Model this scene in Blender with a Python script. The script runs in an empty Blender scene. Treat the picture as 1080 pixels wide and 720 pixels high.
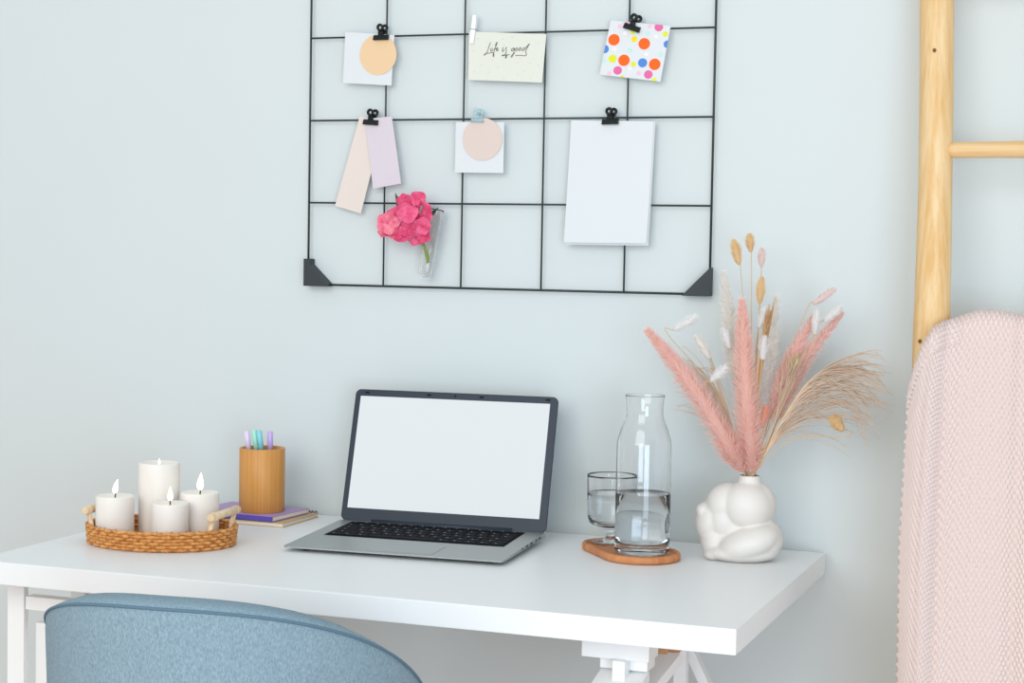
import bpy, bmesh, math, random
import numpy as np
from mathutils import Vector, Matrix

S = bpy.context.scene
COL = S.collection
random.seed(7)
PI = math.pi

# ------------------------------------------------------------------ camera
cam_d = bpy.data.cameras.new('camera'); cam = bpy.data.objects.new('camera', cam_d); COL.objects.link(cam)
def cam_matrix(loc, yaw, pitch, roll):
    cy, sy = math.cos(yaw), math.sin(yaw)
    f = Vector((-sy*math.cos(pitch), cy*math.cos(pitch), math.sin(pitch)))
    r = Vector((cy, sy, 0)); u = r.cross(f)
    c, s = math.cos(roll), math.sin(roll)
    r2 = r*c + u*s; u2 = -r*s + u*c
    m = Matrix((r2, u2, -f)).transposed().to_4x4(); m.translation = loc
    return m
cam.matrix_world = cam_matrix(Vector((0.09523, -2.94521, 1.22789)), 0.350062, -0.049881, 0.018108)
cam_d.sensor_width = 36.0; cam_d.lens = 1865.745/1080*36.0; cam_d.clip_start = 0.05
S.camera = cam

# ------------------------------------------------------------------ light
W = bpy.data.worlds.new('daylight_room'); S.world = W; W.use_nodes = True
wb = W.node_tree.nodes['Background']; wb.inputs[0].default_value = (0.88, 0.955, 1.0, 1); wb.inputs[1].default_value = 0.74
def area(name, loc, target, sx, sy, power, color):
    d = bpy.data.lights.new(name, 'AREA'); d.shape = 'RECTANGLE'; d.size = sx; d.size_y = sy; d.energy = power; d.color = color
    o = bpy.data.objects.new(name, d); COL.objects.link(o); o.location = loc
    o.rotation_euler = (Vector(target)-Vector(loc)).to_track_quat('-Z', 'Y').to_euler()
    return o
area('window_daylight', (-0.9, -4.6, 2.4), (-0.8, 0, .9), 3.2, 2.6, 94, (1.0, 0.99, 0.97))
area('low_blue_fill', (1.5, -4.2, 0.85), (-.1, 0, .55), 1.6, 1.5, 66, (0.66, 0.83, 1.0))  # added bluish fill, low at right, to brighten the lower wall; no door there
S.view_settings.view_transform = 'Standard'; S.view_settings.look = 'None'
S.view_settings.gamma = 1.0; S.view_settings.use_curve_mapping = False
S.view_settings.exposure = 0.0

# ------------------------------------------------------------------ materials
def lin(h):
    h = h.lstrip('#'); c = [int(h[i:i+2], 16)/255 for i in (0, 2, 4)]
    return tuple((v/12.92 if v <= 0.04045 else ((v+0.055)/1.055)**2.4) for v in c) + (1,)
def mat(name, col, rough=0.5, metal=0.0, **kw):
    m = bpy.data.materials.new(name); m.use_nodes = True
    b = m.node_tree.nodes['Principled BSDF']
    b.inputs['Base Color'].default_value = lin(col) if isinstance(col, str) else col
    b.inputs['Roughness'].default_value = rough; b.inputs['Metallic'].default_value = metal
    for k, v in kw.items():
        b.inputs[k].default_value = v
    return m
def nodes(m):
    nt = m.node_tree; return nt, nt.nodes['Principled BSDF']
def noise_color(m, c1, c2, scale=(1, 1, 1), nscale=8, detail=4, rough=.6, bump=0, coord='Object', dist=.002, p0=.35, p1=.65):
    nt, b = nodes(m); N = nt.nodes; L = nt.links
    tc = N.new('ShaderNodeTexCoord'); mp = N.new('ShaderNodeMapping'); mp.inputs['Scale'].default_value = scale
    nz = N.new('ShaderNodeTexNoise'); nz.inputs['Scale'].default_value = nscale; nz.inputs['Detail'].default_value = detail; nz.inputs['Roughness'].default_value = rough
    cr = N.new('ShaderNodeValToRGB'); cr.color_ramp.elements[0].color = lin(c1); cr.color_ramp.elements[1].color = lin(c2)
    cr.color_ramp.elements[0].position = p0; cr.color_ramp.elements[1].position = p1
    L.new(tc.outputs[coord], mp.inputs[0]); L.new(mp.outputs[0], nz.inputs['Vector']); L.new(nz.outputs[0], cr.inputs[0]); L.new(cr.outputs[0], b.inputs['Base Color'])
    if bump:
        bp = N.new('ShaderNodeBump'); bp.inputs['Strength'].default_value = bump; bp.inputs['Distance'].default_value = dist
        L.new(nz.outputs[0], bp.inputs['Height']); L.new(bp.outputs[0], b.inputs['Normal'])
    return m
M = {}
M['wall'] = noise_color(mat('painted_wall', '#cfd3d3', .85), '#d0d7d7', '#d1d8d8', nscale=3)
M['floor'] = noise_color(mat('floor_boards', '#c9a98a', .5), '#c9a893', '#dcc1ae', scale=(1, 9, 1), nscale=3)
M['desk'] = mat('desk_white', '#eceeee', .38)
M['trestle'] = mat('trestle_white', '#f1f2f2', .45)
M['rawwood'] = noise_color(mat('unpainted_wood', '#c48f63', .6), '#b98255', '#cf9a6d', scale=(1, 1, 12), nscale=12)
M['wire'] = mat('black_wire', '#24302f', .45)
M['bracket'] = mat('black_bracket', '#2c3338', .55)
M['clip'] = mat('black_clip', '#1d2222', .3, .5)
M['paper'] = mat('white_paper', '#d9dddf', .8)
M['cream'] = mat('cream_paper', '#dcddd2', .8)
M['creamdot'] = mat('cream_paper_speck', '#d2d1be', .8)
M['ink'] = mat('ink_brown', '#5b5846', .7)
M['apricot'] = mat('apricot_paper', '#e6c59c', .8)
M['blush'] = mat('blush_paper', '#d9c8be', .8)
M['beige'] = mat('beige_paper', '#e0d3ca', .8)
M['lilacpaper'] = mat('lilac_paper', '#d4c9d1', .8)
M['peg'] = mat('white_peg', '#eef1f1', .5)
M['blueclip'] = mat('clear_blue_plastic', '#cfeaf0', .15, **{'Transmission Weight': .55, 'IOR': 1.3})
for n, c in dict(dot_orange='#ff6410', dot_yellow='#f2d916', dot_lime='#dfe02b', dot_blue='#4f86cf', dot_pink='#e0689f', dot_mint='#bfe0d6', dot_pale='#f0bfd3', dot_faint='#f7e6e6').items():
    M[n] = mat(n, c, .8)
M['pine'] = noise_color(mat('pine_pole', '#dcb57f', .6), '#d8ac6e', '#e8cb9c', scale=(34, 34, .9), nscale=2.2, detail=4, bump=.12)
M['rungwood'] = noise_color(mat('pine_rung', '#dcb57f', .6), '#dbb177', '#e9cd9f', scale=(.9, 34, 34), nscale=2.2, detail=4, bump=.12)
M['knot'] = mat('wood_knot', '#7c5126', .7)
M['bamboo'] = noise_color(mat('bamboo_cup', '#cf8f45', .45), '#c58540', '#d89a50', scale=(160, 160, 3), nscale=1.5, detail=2, p0=.3, p1=.7)
M['bamboo_in'] = mat('bamboo_inside', '#a86f35', .6)
M['orangewood'] = noise_color(mat('orange_wood', '#c9824f', .5), '#bb7140', '#d28f5b', scale=(8, 60, 8), nscale=1.5)
M['rattan'] = noise_color(mat('rattan', '#cf8a44', .5), '#b66f2c', '#e0a25c', nscale=160, detail=2)
M['rattan_dark'] = mat('rattan_stake', '#a8672c', .6)
M['dowel'] = noise_color(mat('dowel_wood', '#e6c9a4', .5), '#d9b388', '#eed9b8', scale=(20, 20, 20), nscale=3)
M['wax'] = mat('candle_wax', '#ece6df', .45, **{'Subsurface Weight': .35, 'Subsurface Scale': .02})
M['wax'].node_tree.nodes['Principled BSDF'].inputs['Subsurface Radius'].default_value = (1, .6, .4)
M['wick'] = mat('wick', '#2b211b', .9)
def emit(name, col, s):
    m = mat(name, col, .5); b = m.node_tree.nodes['Principled BSDF']
    b.inputs['Emission Color'].default_value = lin(col); b.inputs['Emission Strength'].default_value = s; return m
M['flame'] = emit('flame', '#fff0cf', 2.2)
M['screen'] = emit('laptop_screen_lit', '#e6eef2', .84); M['screen'].node_tree.nodes['Principled BSDF'].inputs['Base Color'].default_value = (.10, .10, .10, 1); M['screen'].node_tree.nodes['Principled BSDF'].inputs['Specular IOR Level'].default_value = .1
M['silver'] = mat('laptop_silver', '#a7abaa', .42, .7)
M['silver2'] = mat('touchpad_silver', '#9da2a2', .34, .7)
M['bezel'] = mat('laptop_bezel', '#27313d', .35, **{'Specular IOR Level': .3})
M['keys'] = mat('laptop_keys', '#0e1017', .7, **{'Specular IOR Level': .12})
M['keymark'] = mat('key_print', '#8d9298', .6)
M['dark'] = mat('port_dark', '#202327', .5)
M['glass'] = mat('clear_glass', (1, 1, 1, 1), 0.0, **{'Transmission Weight': 1.0, 'IOR': 1.4})
M['water'] = mat('water', (.96, .985, 1, 1), 0.0, **{'Transmission Weight': 1.0, 'IOR': 1.33})
M['ceramic'] = mat('matt_ceramic', '#dfd9d2', .5)
M['pinkplume'] = mat('pink_plume', '#ffe5dd', .9)
M['paleplume'] = mat('pale_pink_plume', '#ffe6e0', .9)
M['creamplume'] = mat('cream_plume', '#fbf8f4', .9)
M['whitetail'] = mat('white_tail', '#fcfbfa', .9)
M['goldtail'] = mat('golden_tail', '#f8e3bb', .9)
M['olivetail'] = mat('olive_tail', '#eadcb8', .9)
M['coraltail'] = mat('coral_tail', '#fcd0bc', .9)
M['blushtail'] = mat('blush_tail', '#fbefec', .9)
def fluffy(m, w=.5):
    nt, bs = nodes(m); out = nt.nodes['Material Output']; tr = nt.nodes.new('ShaderNodeBsdfTranslucent'); mx = nt.nodes.new('ShaderNodeMixShader')
    tr.inputs[0].default_value = bs.inputs['Base Color'].default_value; mx.inputs[0].default_value = w; bs.inputs['Specular IOR Level'].default_value = .1
    nt.links.new(bs.outputs[0], mx.inputs[1]); nt.links.new(tr.outputs[0], mx.inputs[2]); nt.links.new(mx.outputs[0], out.inputs[0])
for k in ('pinkplume', 'paleplume', 'creamplume', 'whitetail', 'goldtail', 'olivetail', 'coraltail', 'blushtail'): fluffy(M[k])
M['straw'] = mat('straw_stem', '#d3b58d', .8)
M['tan'] = mat('tan_grass', '#d3b9a2', .85)
M['brown'] = mat('brown_grass', '#c99d6c', .85)
M['petal'] = noise_color(mat('pink_petal', '#e2497a', .6), '#d83768', '#ee6a92', nscale=90)
M['petal2'] = noise_color(mat('deep_pink_petal', '#d63a6c', .6), '#c72a57', '#e55584', nscale=90)
M['petal3'] = noise_color(mat('coral_pink_petal', '#ea6482', .6), '#e04a72', '#f08a9b', nscale=90)
M['stem'] = mat('green_stem', '#8fa83c', .5)
M['leaf'] = mat('dark_leaf', '#2f5a44', .5)
M['chair'] = noise_color(mat('blue_fabric', '#7592a3', .9), '#667f8d', '#93a9b4', scale=(1, 1, .4), nscale=560, detail=3, bump=.3, dist=.0008, p0=.25, p1=.75)
M['piping'] = mat('blue_piping', '#587486', .9)
M['leg'] = noise_color(mat('beech_leg', '#c9a071', .5), '#bb8f5e', '#d6b286', scale=(10, 10, 2), nscale=8)
M['knit'] = mat('pink_knit', '#e0cfc9', .95)
M['purple'] = mat('purple_cover', '#b097c6', .5)
M['purpledark'] = mat('purple_spine', '#5b4aa8', .5)
M['pages'] = noise_color(mat('page_edges', '#efe6d6', .8), '#e2d6c2', '#f3ebdd', scale=(1, 1, 60), nscale=20)
M['kraft'] = mat('kraft_cover', '#caa882', .7)
M['coil'] = mat('black_coil', '#1c1c20', .4)
M['pen_lilac'] = mat('pen_lilac', '#e3d3f0', .35); M['pen_mint'] = mat('pen_mint', '#a9e3cf', .35)
M['pen_aqua'] = mat('pen_aqua', '#8ad3dc', .35); M['pen_violet'] = mat('pen_violet', '#c9b0ea', .35)

# ------------------------------------------------------------------ mesh helpers
class MB:
    """collects vertices and faces; build() links ONE mesh object"""
    def __init__(s): s.v = []; s.f = []; s.mi = []; s.sm = []; s.cur = 0; s.smooth = False
    def add(s, verts, faces, smooth=None):
        o = len(s.v); s.v += [tuple(p) for p in verts]
        for f in faces:
            s.f.append([o+i for i in f]); s.mi.append(s.cur); s.sm.append(s.smooth if smooth is None else smooth)
        return s
    def box(s, x0, x1, y0, y1, z0, z1, mtx=None):
        vs = [Vector((x, y, z)) for z in (z0, z1) for y in (y0, y1) for x in (x0, x1)]
        if mtx: vs = [mtx @ v for v in vs]
        return s.add(vs, [(0, 2, 3, 1), (4, 5, 7, 6), (0, 1, 5, 4), (2, 6, 7, 3), (0, 4, 6, 2), (1, 3, 7, 5)], False)
    def rings(s, rings, closed=True, cap=True, smooth=True):
        n = len(rings[0]); vs = [p for r in rings for p in r]; fs = []
        for i in range(len(rings)-1):
            for j in range(n if closed else n-1):
                k = (j+1) % n
                fs.append((i*n+j, i*n+k, (i+1)*n+k, (i+1)*n+j))
        s.add(vs, fs, smooth)
        if cap:
            o = len(s.v)-len(vs)
            s.f.append([o+j for j in range(n)][::-1]); s.mi.append(s.cur); s.sm.append(False)
            s.f.append([o+(len(rings)-1)*n+j for j in range(n)]); s.mi.append(s.cur); s.sm.append(False)
        return s
    def tube(s, pts, r, n=8, cap=True, closed=False, smooth=True, flat=1.0, ref=None):
        pts = [Vector(p) for p in pts]; m = len(pts)
        rr = r if isinstance(r, (list, tuple)) else [r]*m
        rings = []; prev = None
        for i, p in enumerate(pts):
            if closed: t = pts[(i+1) % m]-pts[i-1]
            else: t = pts[min(i+1, m-1)]-pts[max(i-1, 0)]
            if t.length < 1e-9: t = Vector((0, 0, 1))
            t.normalize()
            if prev is None:
                a = Vector(ref) if ref else (Vector((0, 0, 1)) if abs(t.z) < .9 else Vector((1, 0, 0)))
            else: a = prev
            a = a - t*a.dot(t)
            if a.length < 1e-6: a = t.orthogonal()
            a.normalize(); prev = a; b = t.cross(a)
            rings.append([p + a*math.cos(2*PI*k/n)*rr[i] + b*math.sin(2*PI*k/n)*rr[i]*flat for k in range(n)])
        if closed: rings.append(rings[0]); return s.rings(rings, True, False, smooth)
        return s.rings(rings, True, cap, smooth)
    def lathe(s, prof, n=48, c=(0, 0, 0), smooth=True):
        rings = []
        for r, z in prof:
            rings.append([(c[0]+max(r, 1e-5)*math.cos(2*PI*k/n), c[1]+max(r, 1e-5)*math.sin(2*PI*k/n), c[2]+z) for k in range(n)])
        return s.rings(rings, True, False, smooth)
    def ellipsoid(s, c, r, mtx=None, nu=24, nv=14):
        rings = []
        for i in range(nv+1):
            a = -PI/2+PI*i/nv; rg = []
            for k in range(nu):
                b = 2*PI*k/nu; v = Vector((max(math.cos(a), 1e-4)*math.cos(b)*r[0], max(math.cos(a), 1e-4)*math.sin(b)*r[1], math.sin(a)*r[2]))
                if mtx: v = mtx @ v
                rg.append(v+Vector(c))
            rings.append(rg)
        return s.rings(rings, True, True, True)
    def prism(s, poly, y0, y1):
        """polygon in (x,z), extruded along y"""
        n = len(poly); vs = [(x, y0, z) for x, z in poly]+[(x, y1, z) for x, z in poly]
        fs = [list(range(n)), list(range(n, 2*n))[::-1]]+[(i, i+n, (i+1) % n+n, (i+1) % n) for i in range(n)]
        return s.add(vs, fs, False)
    def build(s, name, m, parent=None, bevel=0, segs=2):
        me = bpy.data.meshes.new(name); me.from_pydata(s.v, [], s.f)
        ms = m if isinstance(m, (list, tuple)) else [m]
        for x in ms: me.materials.append(x)
        me.polygons.foreach_set('material_index', s.mi); me.polygons.foreach_set('use_smooth', s.sm); me.update()
        bm = bmesh.new(); bm.from_mesh(me); bmesh.ops.remove_doubles(bm, verts=bm.verts, dist=1e-6)
        bmesh.ops.recalc_face_normals(bm, faces=bm.faces)
        if bevel:
            es = [e for e in bm.edges if len(e.link_faces) == 2 and e.calc_face_angle(0) > .6]
            bmesh.ops.bevel(bm, geom=es, offset=bevel, segments=segs, affect='EDGES', profile=.6, clamp_overlap=True)
        bm.to_mesh(me); bm.free()
        o = bpy.data.objects.new(name, me); COL.objects.link(o)
        if parent: o.parent = parent
        return o
def tag(o, label, cat, group=None, kind=None):
    o['label'] = label; o['category'] = cat
    if group: o['group'] = group
    if kind: o['kind'] = kind
    return o
def thing(name, loc, label, cat, group=None, rz=0.0):
    o = bpy.data.objects.new(name, None); COL.objects.link(o); o.location = loc; o.rotation_euler = (0, 0, rz); o.empty_display_size = .02
    return tag(o, label, cat, group)
def struct(o): o['kind'] = 'structure'; return o
def crom(pts, n=8):
    P = [Vector(p) for p in pts]; P = [P[0]*2-P[1]]+P+[P[-1]*2-P[-2]]; out = []
    for i in range(1, len(P)-2):
        for k in range(n):
            t = k/n; a, b, c, d = P[i-1], P[i], P[i+1], P[i+2]
            out.append(.5*((2*b)+(c-a)*t+(2*a-5*b+4*c-d)*t*t+(3*b-a-3*c+d)*t**3))
    out.append(P[-2]); return out
def rotz(a): return Matrix.Rotation(a, 3, 'Z')

# ------------------------------------------------------------------ room
b = MB(); b.box(-4.2, 2.8, 0.0, .12, 0, 2.9); struct(b.build('wall_back', M['wall']))
b = MB(); b.box(-4.2, 2.8, -6.5, .12, -.1, 0); struct(b.build('floor', M['floor']))
b = MB(); b.box(-4.2, 2.8, -.016, 0, 0, .07); struct(b.build('baseboard_back', M['trestle'], bevel=.003))

# ------------------------------------------------------------------ desk
DZ = .74
desk = thing('desk_top', (-1.012, -.35, 0), 'long white desk top with a thick square edge resting on trestles', 'desk')
b = MB(); b.box(-.601, .601, -.33, .33, DZ-.035, DZ); b.build('tabletop', M['desk'], desk, bevel=.0015)

def board(m, p, q, w, t, side=(1, 0, 0)):
    """board from p to q, width w along side, thickness t"""
    p, q, s = Vector(p), Vector(q), Vector(side).normalized(); d = (q-p).normalized(); n = d.cross(s).normalized()
    vs = [e+s*a*w/2+n*c*t/2 for e in (p, q) for a, c in ((-1, -1), (1, -1), (1, 1), (-1, 1))]
    m.add(vs, [(0, 1, 2, 3), (7, 6, 5, 4), (0, 4, 5, 1), (1, 5, 6, 2), (2, 6, 7, 3), (3, 7, 4, 0)], False)
tr = thing('trestle', (-.6, -.35, 0), 'white wooden trestle under the right end of the desk', 'trestle', 'white trestles under the desk')
b = MB(); b.box(-.049, .049, -.25, -.20, .665, .705); b.build('top_rail', M['trestle'], tr, .0015)
b = MB(); b.box(-.026, .043, -.235, -.195, .648, .665); b.build('spacer_block', M['trestle'], tr, .001)
b = MB(); board(b, (.0085, -.222, .640), (.0085, -.335, .612), .069, .016); b.build('tilt_board', M['trestle'], tr, .001)
b = MB(); b.box(.0, .018, -.262, -.238, 0, .666); b.build('leg', M['trestle'], tr, .001)
b = MB(); board(b, (.034, -.10, .640), (.012, -.262, .59), .046, .018); b.build('brace', M['trestle'], tr, .001)
b = MB(); b.box(.012, .038, -.11, .27, .634, .705); tag2 = b.build('long_rail', M['rawwood'], tr, .001); tag2['label'] = 'unpainted wooden rail'
b = MB(); b.box(-.017, .003, .14, .16, 0, .665); b.build('leg', M['trestle'], tr, .001)
b = MB(); board(b, (-.046, .2, .663), (.30, .2, .0), .018, .022); b.build('leg', M['trestle'], tr, .001)
b = MB(); board(b, (-.02, -.25, .62), (-.30, -.25, .0), .018, .022); b.build('leg', M['trestle'], tr, .001)
tr2 = thing('trestle', (-1.55, -.35, 0), 'white wooden trestle under the left end of the desk, behind the blue chair', 'trestle', 'white trestles under the desk')
b = MB(); b.box(-.048, -.017, -.262, -.250, 0, .705); b.build('leg', M['trestle'], tr2, .0015)
b = MB(); b.box(-.014, .22, -.262, -.24, .654, .675); b.build('top_rail', M['trestle'], tr2, .001)
b = MB(); b.box(-.014, .22, -.235, -.215, .50, .628); b.build('lower_board', M['trestle'], tr2, .001)
b = MB(); b.box(.22, .254, -.265, -.235, 0, .705); b.build('leg', M['trestle'], tr2, .0015)
b = MB(); b.box(.05, .084, .2, .23, 0, .705); b.build('leg', M['trestle'], tr2, .0015)
b = MB(); b.box(.054, .08, -.24, .2, .675, .705); b.build('side_rail', M['trestle'], tr2, .001)

# ------------------------------------------------------------------ blue chair
CH = Vector((-1.015, -.91, 0))
ch = thing('upholstered_chair', CH, 'blue grey fabric chair with a curved piped back, in front of the desk', 'chair', rz=math.radians(6))
RX, RY, TH = .247, .262, .05
def chair_z(d):
    return .812-.30*min(1.05, abs(d)/126)**2.4
def plan(deg, off=0, k=1.0):
    a = math.radians(deg-90); return Vector(((RX*k-off)*math.cos(a), (RY*k-off)*math.sin(a), 0))
secs = []; pip = []; A0 = 128
for i in range(97):
    d = -A0+2*A0*i/96; zt = chair_z(d); e = min(1, (A0-abs(d))/10.0); e = math.sqrt(max(0, 1-(1-e)**2)); sec = []
    t = TH*(.45+.55*e); zt2 = zt-.02*(1-e)
    prof = [(.035, .42), (.016, .50), (.004, .62), (0, zt2-.02), (0.0005, zt2-.006), (.004, zt2-.001), (.013, zt2+.002), (t-.018, zt2+.005), (t-.007, zt2+.001), (t, zt2-.014), (t+.004, zt2-.06), (t+.01, .55), (t+.02, .42)]
    for off, z in prof:
        p = plan(d, off); p.z = z; sec.append(p)
    secs.append(sec); q = plan(d, .000); q.z = zt2-.0045; pip.append(q)
b = MB(); b.rings(secs, True, True, True); b.build('backrest', M['chair'], ch)
b = MB(); b.tube(pip, .0019, 8); b.build('piping', M['piping'], ch)
b = MB(); rg = []
for (k, z) in ((.80, .40), (.84, .405), (.86, .43), (.86, .455), (.82, .475), (.6, .485), (.2, .488)):
    rg.append([(RX*k*math.copysign(abs(math.cos(a))**.8, math.cos(a)), RY*k*math.copysign(abs(math.sin(a))**.8, math.sin(a))+.01, z) for a in [2*PI*j/48 for j in range(48)]])
b.rings(rg); b.build('seat', M['chair'], ch)
for sx in (-1, 1):
    for sy in (-1, 1):
        b = MB(); b.tube([(sx*.15, sy*.15, .41), (sx*.21, sy*.21, 0)], [.018, .011], 14); b.build('leg', M['leg'], ch)

# ------------------------------------------------------------------ laptop
lap = thing('laptop', (-1.2222, -.4022, DZ), 'open silver laptop with a dark bezel and blank white screen', 'laptop', rz=math.radians(3.57))
LW, LD = .373, .25
b = MB(); rs = []
def rrect(x0, x1, y0, y1, r, n=5):
    out = []
    for cx, cy, a in ((x1-r, y0+r, -PI/2), (x1-r, y1-r, 0), (x0+r, y1-r, PI/2), (x0+r, y0+r, PI)):
        for k in range(n+1): out.append((cx+r*math.cos(a+PI/2*k/n), cy+r*math.sin(a+PI/2*k/n)))
    return out
out = rrect(0, LW, 0, LD, .008)
inn = rrect(.012, LW-.012, .012, LD-.006, .008)
ztop = lambda y: .0085+.0085*y/LD
zmid = lambda y: .0062+.0040*y/LD
rings = [[(x, y, .0042) for x, y in inn], [(x, y, zmid(y)) for x, y in out], [(x, y, ztop(y)-.0008) for x, y in out], [(x*(1-.003)+LW*.0015, y*(1-.004)+LD*.002, ztop(y)) for x, y in out]]
b.rings(rings, True, True, False); base = b.build('base', M['silver'], lap)
# rubber feet
for fx in (.03, LW-.03):
    for fy in (.03, LD-.03):
        b = MB(); b.lathe([(.001, .0), (.006, .0), (.006, .0046), (.001, .0046)], 16, (fx, fy, 0)); b.build('rubber_foot', M['dark'], lap)
kb = MB(); u0, u1, v0, v1 = .030, .338, .112, .232
sl = Matrix.Rotation(math.atan(.0085/LD), 4, 'X'); sl.translation = (0, 0, .0085)
kb.cur = 0; kb.box(u0-.003, u1+.003, v0-.003, v1+.003, .0002, .0006, sl)
rows = [15, 15, 14, 13, 12, 9]
rh = (v1-v0)/6
for i, n in enumerate(rows):
    y1 = v1-i*rh; kh = rh*.86 if i else rh*.7
    ws = [1.0]*n
    if i == 1: ws[-1] = 1.5
    if i == 2: ws[0] = 1.4; ws[-1] = 1.2
    if i == 3: ws[0] = 1.6; ws[-1] = 1.9
    if i == 4: ws[0] = 2.0; ws[-1] = 2.2
    if i == 5: ws[3] = 5.0
    tot = sum(ws); x = u0
    for w in ws:
        kw = (u1-u0)*w/tot; kb.cur = 0; kb.box(x+.0009, x+kw-.0009, y1-kh, y1-.0006, .0006, .0018, sl)
        if w < 3:
            kb.cur = 1; cx = x+kw*.36; cy = y1-kh*.42
            kb.box(cx-.0016, cx+.0016, cy-.0013, cy+.0013, .0018, .00188, sl)
        x += kw
kb.build('keyboard', [M['keys'], M['keymark']], lap)
b = MB(); b.box(.142, .252, .010, .082, .0001, .0004, sl); b.build('touchpad', M['silver2'], lap)
# ports along the right side
pp = MB()
for y, w in ((.108, .004), (.135, .010), (.160, .013), (.190, .008), (.212, .013)):
    z = zmid(y)+.001; pp.box(LW-.0005, LW+.0003, y-w/2, y+w/2, z, z+.0035+.001*y/LD)
pp.build('ports', M['dark'], lap)
hin = MB(); hin.tube([(.06, LD-.004, .0165), (LW-.06, LD-.004, .0165)], .0045, 12); hin.build('hinge', M['bezel'], lap)
til = math.radians(16.7); LH = .2352
lid = MB(); R4 = Matrix.Translation((0, LD-.002, .0165)) @ Matrix.Rotation(-til, 4, 'X')
o2 = rrect(0, LW, 0, LH, .010)
def lidp(x, z, y): return R4 @ Vector((x, y, z))
lid.rings([[lidp(x, z, .0) for x, z in o2], [lidp(x, z, .0055) for x, z in o2]], True, True, False)
lid_o = lid.build('lid', M['bezel'], lap, .0012)
sc = MB(); sc.add([lidp(x, z, -.0004) for x, z in ((.0105, .0225), (LW-.0135, .0225), (LW-.0135, LH-.0125), (.0105, LH-.0125))], [(0, 1, 2, 3)])
sc.build('display', M['screen'], lid_o)
cm = MB()
cm.tube([lidp(LW/2, LH-.006, -.0006), lidp(LW/2, LH-.006, .0002)], .0018, 12)
cm.build('webcam', M['keys'], lid_o)
for x in (LW*.37, LW*.63, .022, LW-.018):
    cm = MB(); cm.add([lidp(x+dx, LH-.006+dz, -.0003) for dx, dz in ((-.004, -.0014), (.004, -.0014), (.004, .0014), (-.004, .0014))], [(0, 1, 2, 3)]); cm.build('bezel_pad', M['keys'], lid_o)

# ------------------------------------------------------------------ rattan tray with candles
TC = Vector((-1.4374, -.4166, DZ)); TA = .0968
tray = thing('rattan_tray', TC, 'oval woven rattan tray with two wooden dowel handles at left end of desk', 'tray', rz=TA)
EA, EB = .1272-.003, .1006-.003
NS = 224
b = MB()
for row in range(6):
    z = .0035+row*.0053; fl = 1+.0
    pts = []; rr = []
    for k in range(NS):
        a = 2*PI*k/NS; w = math.sin(a*32+(PI if row % 2 else 0))
        ex = EA+.0018*w-.004*(5-row)/5*.6; ey = EB+.0018*w-.004*(5-row)/5*.6
        pts.append((ex*math.cos(a), ey*math.sin(a), z)); rr.append(.0029+.0004*w)
    b.tube(pts, rr, 8, closed=True)
b.build('wall', M['rattan'], tray)
b = MB(); b.rings([[((EA-.004)*math.cos(2*PI*k/96), (EB-.004)*math.sin(2*PI*k/96), z) for k in range(96)] for z in (.001, .0045)], True, True, False)
for r in range(1, 12):
    f = r/12
    b.tube([((EA-.004)*f*math.cos(2*PI*k/64), (EB-.004)*f*math.sin(2*PI*k/64), .0045) for k in range(64)], .0022, 6, closed=True)
b.build('bottom', M['rattan'], tray)
b = MB()
for k in range(32):
    a = 2*PI*(k+.5)/32
    b.tube([((EA-.005)*math.cos(a), (EB-.005)*math.sin(a), .002), (EA*math.cos(a), EB*math.sin(a), .034)], .0012, 6)
b.build('lattice', M['rattan_dark'], tray)
for sx in (-1, 1):
    hx = sx*.111
    b = MB(); b.tube([(hx, -.056, .0545), (hx, -.054, .0545), (hx, .054, .0545), (hx, .056, .0545)], [.005, .0066, .0066, .005], 16); h = b.build('handle', M['dowel'], tray)
    for sy in (-1, 1):
        b = MB(); yy = sy*.045; ex = EA*math.sqrt(max(0, 1-(yy/EB)**2))
        b.tube([(sx*(ex-.0085), yy*.95, .006), (sx*(ex-.0045), yy*.97, .034), (hx, sy*.043, .053)], [.0046, .0046, .004], 10, flat=.7)
        b.tube([(hx+.0062*math.cos(t), sy*.043, .0545+.0062*math.sin(t)) for t in [2*PI*j/16 for j in range(16)]], .0013, 8, closed=True)
        b.build('handle_post', M['dowel'], h)
def candle(x, y, h, r, lean, label, dish=.004, flame=.024):
    c = thing('pillar_candle', (x, y, DZ+.0068), label, 'candle', 'white pillar candles on the rattan tray')
    b = MB(); b.lathe([(0, 0), (r*.97, 0), (r, .0015), (r, h*.5), (r, h-.003), (r*.985, h-.0008), (r*.95, h), (r*.88, h-.0006), (r*.7, h-dish*.7), (r*.3, h-dish), (0, h-dish)], 56); b.build('wax_body', M['wax'], c)
    b = MB(); z = h-dish; b.tube(crom([(0, 0, z-.002), (lean*.0015, 0, z+.004), (lean*.003, 0, z+.0085)], 4), .0011, 8); b.build('wick', M['wick'], c)
    b = MB(); prof = []
    for i in range(15):
        t = i/14; rr = flame*.20*math.sin(PI*t**.62)**.9*(1-t*.25)
        prof.append((lean*.010*t*t, t*flame, max(rr, 1e-4)))
    b.tube([(dx, 0, z+.0065+dz) for dx, dz, _ in prof], [p[2] for p in prof], 16); b.build('flame', M['flame'], c)
candle(-1.5036, -.4536, .0725, .0312, .5, 'short candle at the left end of the tray, beside the handle')
candle(-1.4615, -.3866, .1225, .0338, .0, 'tallest white candle, at the back of the tray', flame=.010, dish=.0105)
candle(-1.4055, -.4440, .0655, .0298, .0, 'lowest candle, at the front of the tray in front of the tallest one')
candle(-1.3870, -.3805, .0765, .0318, .2, 'medium candle at the right of the tray, nearest the bamboo cup', flame=.030)

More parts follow.
